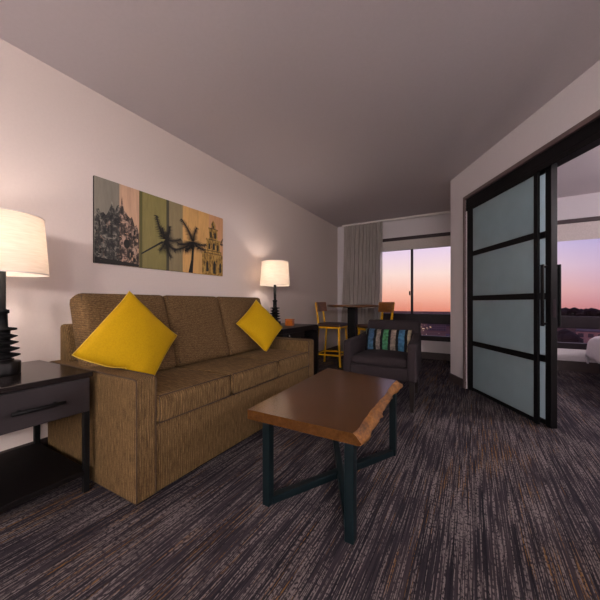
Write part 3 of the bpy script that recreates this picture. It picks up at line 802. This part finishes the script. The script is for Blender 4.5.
# ------------------------------------------------------------------ bedroom
t = thing('bed', 'dark upholstered bed seen through the doorway', 'bed', (2.45, 4.75, 0))
sub('base', M['bed_base'], t, lambda b: box(b, 1.50, 3.50, 4.0, 5.56, .10, .30, .01))
for x in (1.53, 3.42):
    for y in (4.03, 5.48): sub('leg', M['bed_base'], t, lambda b: box(b, x, x+.05, y, y+.05, 0, .10, .004))
sub('mattress', M['mattress'], t, lambda b: box(b, 1.48, 3.50, 3.98, 5.58, .30, .56, .05, 3))
sub('headboard', M['bed_base'], t, lambda b: box(b, 3.50, 3.60, 3.9, 5.66, 0, 1.2, .02))
def duv(b):
    n, m = 46, 40; g = []
    x0, x1, y0, y1 = 1.47, 3.1, 3.97, 5.59; zt = .585
    for i in range(n+1):
        row = []
        for j in range(m+1):
            u, v = -.30+(x1+.0-x0+.30)*i/n, -.30+(y1-y0+.60)*j/m     # unrolled sheet, hanging over foot and sides
            ox, oy = max(0, -u), max(0, -v, v-(y1-y0))
            x = x0+max(0, u); y = y0+min(max(0, v), y1-y0)
            o = math.hypot(ox, oy) if ox and oy else ox+oy
            r = .09; k = min(1, o/.30)
            dropz = o*.92
            sx = -1 if ox else 0; sy = (-1 if v < 0 else 1) if oy else 0
            rr2 = .05*math.sin(min(1, o/.1)*PI/2)+.03*k
            x += sx*rr2*(ox/max(o, 1e-6)); y += sy*rr2*(oy/max(o, 1e-6))
            edge = min(max(u, 0), max(0, min(v, y1-y0-v)))
            zz = zt-dropz+(.022 if o == 0 else 0)*min(1, edge/.15)+.012*noise.noise(Vector((x*5, y*5, 0)))+.012*k*math.sin((x+y)*22)
            row.append(b.verts.new((x, y, max(.2, zz))))
        g.append(row)
    for i in range(n):
        for j in range(m):
            f = b.faces.new([g[i][j], g[i+1][j], g[i+1][j+1], g[i][j+1]]); f.smooth = True
b = newbm(); duv(b)
o = finish('duvet', b, M['white_linen']); tag(o, 'white duvet hanging over the corner of the bed', 'duvet')
sol = o.modifiers.new('thick', 'SOLIDIFY'); sol.thickness = .02; sol.offset = 1

# pendant globes added out of view as fill light for both rooms
def pendant(x, y, z, m, lab, r=.15):
    t = thing('fill_pendant', lab, 'lamp', (x, y, z), 0)
    sub('globe', m, t, lambda b: bmesh.ops.create_uvsphere(b, u_segments=28, v_segments=16, radius=r, matrix=Matrix.Translation((x, y, z))), smooth=True)
    sub('rod', M['black'], t, lambda b: tube(b, [(x, y, z+r-.01), (x, y, HC-.02)], .008, 8))
    sub('canopy', M['black'], t, lambda b: lathe(b, [(.06, HC-.03), (.06, HC-.001)], x, y, 20))
pendant(-.5, -3.1, 1.7, M['globe'], 'added fill light globe nearest the left wall at the entry end', .2)
pendant(.75, -2.5, 1.7, M['globe'], 'middle one of the three added fill light globes at the entry end', .2)
pendant(1.9, -2.0, 1.7, M['globe'], 'added fill light globe nearest the angled partition at the entry end', .2)
pendant(2.7, 3.3, 2.15, M['globe_bed'], 'added pendant globe lighting the bedroom beside the bed')

# ------------------------------------------------------------------ outside: valley, ridge, town
GZ = -38
M['land'] = mottled('dusk_land', rgb(112,74,64), .95, 0, (.02,.02,.02), .35, 0, .1)
M['trees'] = mottled('dusk_trees', rgb(52,38,38), .95, 0, (.3,.3,.3), .3, 0, .1)
b = newbm(); box(b, -900, 1200, 30, 1500, GZ-2, GZ); struct('ground', b, M['land'], 'dim valley floor below the hotel')
def ridge(b, x0, y0, x1, y1, zlo, zhi, dx, seed):
    n = 60; d = Vector((x1-x0, y1-y0, 0)); nn = Vector((-d.y, d.x, 0)).normalized()
    rows = [[], [], []]
    for i in range(n+1):
        f = i/n; p = Vector((x0, y0, 0))+d*f
        z = zlo+(zhi-zlo)*(.5+.5*noise.noise(Vector((f*5, seed, 0))))
        for r, (off, zz) in zip(rows, ((-120, GZ), (0, z), (160, GZ))):
            q = p+nn*off; r.append(b.verts.new((q.x, q.y, zz)))
    for A, B in zip(rows, rows[1:]):
        for i in range(n): b.faces.new([A[i], A[i+1], B[i+1], B[i]]).smooth = True
b = newbm(); ridge(b, -620, 720, 330, 620, -32, -29, 0, 1.3); struct('trim_hill', b, M['land'], 'low ridge across the valley').name = 'hill_ridge'
b = newbm(); ridge(b, 40, 330, 520, 230, -10, -8, 0, 4.1); o = struct('hill', b, M['land'], 'wooded hill on the right'); o.name = 'hill_slope'
def canopy_line(b, x0, y0, x1, y1, z, count, rad, seed):
    rr = random.Random(seed)
    for i in range(count):
        f = rr.random(); x = x0+(x1-x0)*f; y = y0+(y1-y0)*f+rr.uniform(-6, 10); r = rad*rr.uniform(.6, 1.25)
        bmesh.ops.create_icosphere(b, subdivisions=1, radius=r, matrix=Matrix.Translation((x, y, z+rr.uniform(-1, 1)*rad*.5)) @ Matrix.Diagonal((1.1, 1.1, rr.uniform(.7, 1.1), 1)))
b = newbm(); canopy_line(b, 60, 322, 480, 236, -6.5, 700, 2.8, 3)
o = finish('treeline', b, M['trees'], smooth=True); o['kind'] = 'stuff'; tag(o, 'dark tree line along the hill top in the right window', 'trees')
b = newbm(); canopy_line(b, -560, 700, 250, 620, -29, 260, 4, 5)
o = finish('treeline', b, M['trees'], smooth=True); o['kind'] = 'stuff'; tag(o, 'distant low tree line on the skyline in the left window', 'trees')
b = newbm()
for zz in (-17, -22, -27, -33): canopy_line(b, 22, 198, 44, 194, zz, 22, 3.4, int(-zz))
o = finish('shrubbery', b, M['trees'], smooth=True); o['kind'] = 'stuff'; tag(o, 'dark trees left of the pink building in the bedroom window', 'trees')
def bldg_mat(name, c): return mottled(name, c, .85, 0, (.5,.5,.5), .1, 0, .1)
M['b_pink'] = bldg_mat('pink_render', rgb(176,132,126)); M['b_grey'] = bldg_mat('grey_render', rgb(120,100,106)); M['b_dark'] = bldg_mat('dark_render', rgb(92,74,84))
M['b_glass'] = mottled('dark_windows', rgb(70,52,62), .3, 0, (1,1,1), .2); M['b_lit'] = emit('lit_windows', (1, .62, .36, 1), .7)
def building(x, y, w, d, h, rz, m, lab, floors, bays, lit, seed):
    t = thing('building', lab, 'building', (x, y, GZ), rz)
    sub('walls', m, t, lambda b: box(b, -w/2, w/2, -d/2, d/2, 0, h), local=True)
    sub('roof', M['b_dark'], t, lambda b: box(b, -w/2-.3, w/2+.3, -d/2-.3, d/2+.3, h, h+.6), local=True)
    rr = random.Random(seed); bw = w/bays; fh = h/floors
    for i in range(bays):
        for j in range(floors):
            L = rr.random() < lit; xc = -w/2+bw*(i+.5); z0 = fh*j+fh*.3
            o = sub('window', M['b_lit'] if L else M['b_glass'], t, lambda b: box(b, xc-bw*.28, xc+bw*.28, -d/2-.08, -d/2+.05, z0, z0+fh*.5), local=True)
            if L: o['label'] = 'lit window'
building(64, 213, 30, 14, 24, math.radians(-15), M['b_pink'], 'pink building with rows of windows below the bedroom window', 6, 8, 0, 1)
building(-14, 330, 16, 12, 7, .1, M['b_grey'], 'low grey building with lit windows at the left of the valley', 2, 6, .3, 2)
building(0, 420, 22, 12, 9, 0, M['b_dark'], 'dark block with a few lit windows in the valley centre', 3, 8, .2, 3)
building(-44, 470, 24, 14, 9, .05, M['b_grey'], 'grey block behind the low grey building in the valley', 3, 8, .15, 6)
building(-27, 560, 26, 20, 20, -.05, M['b_dark'], 'tall dark block breaking the skyline at the window right edge', 5, 6, .1, 5)
b = newbm(); rr = random.Random(12)
for k in range(120):
    d = rr.uniform(210, 560); a = rr.uniform(-.30, -.03); x = d*a; y = d
    bmesh.ops.create_icosphere(b, subdivisions=1, radius=rr.uniform(.18, .42)*d/300, matrix=Matrix.Translation((x, y, GZ+rr.uniform(2, 7))))
o = finish('street_lights', b, M['city_glow']); o['kind'] = 'stuff'; tag(o, 'warm town lights scattered over the valley in the left window', 'lights')

# ------------------------------------------------------------------ dusk sky
w = bpy.data.worlds.new('dusk'); sc.world = w; w.use_nodes = True
nt = w.node_tree; nt.nodes.clear()
def wn(t): return nt.nodes.new(t)
tc = wn('ShaderNodeTexCoord'); sp = wn('ShaderNodeSeparateXYZ'); nt.links.new(tc.outputs['Generated'], sp.inputs[0])
def wramp(src, lo, hi, stops):
    mr = wn('ShaderNodeMapRange'); mr.inputs[1].default_value = lo; mr.inputs[2].default_value = hi
    nt.links.new(src, mr.inputs[0]); r = wn('ShaderNodeValToRGB'); el = r.color_ramp.elements
    while len(el) < len(stops): el.new(.5)
    for e, (p, c) in zip(el, stops): e.position = (p-lo)/(hi-lo); e.color = c
    nt.links.new(mr.outputs[0], r.inputs[0]); return r.outputs[0]
warm = wramp(sp.outputs[2], -.1, 1, [(-.05, rgb(200,100,92)), (-.02, rgb(230,144,120)), (.03, rgb(250,188,164)), (.09, rgb(253,224,212)), (.165, rgb(236,214,236)), (.30, rgb(186,176,216)), (.9, rgb(90,95,150))])
cool = wramp(sp.outputs[2], -.1, 1, [(-.05, rgb(170,96,108)), (-.01, rgb(198,134,140)), (.032, rgb(214,166,172)), (.093, rgb(208,180,204)), (.148, rgb(188,174,214)), (.30, rgb(150,146,200)), (.9, rgb(84,90,150))])
az = wn('ShaderNodeMapRange'); az.inputs[1].default_value = -.05; az.inputs[2].default_value = .28; nt.links.new(sp.outputs[0], az.inputs[0])
mx = wn('ShaderNodeMix'); mx.data_type = 'RGBA'; nt.links.new(az.outputs[0], mx.inputs[0]); nt.links.new(warm, mx.inputs[6]); nt.links.new(cool, mx.inputs[7])
bg = wn('ShaderNodeBackground'); bg.inputs[1].default_value = 1.08; nt.links.new(mx.outputs[2], bg.inputs[0])
wo = wn('ShaderNodeOutputWorld'); nt.links.new(bg.outputs[0], wo.inputs[0])

# ------------------------------------------------------------------ view
sc.view_settings.view_transform = 'Standard'; sc.view_settings.look = 'None'
sc.view_settings.exposure = 0; sc.view_settings.gamma = 1; sc.view_settings.use_curve_mapping = False
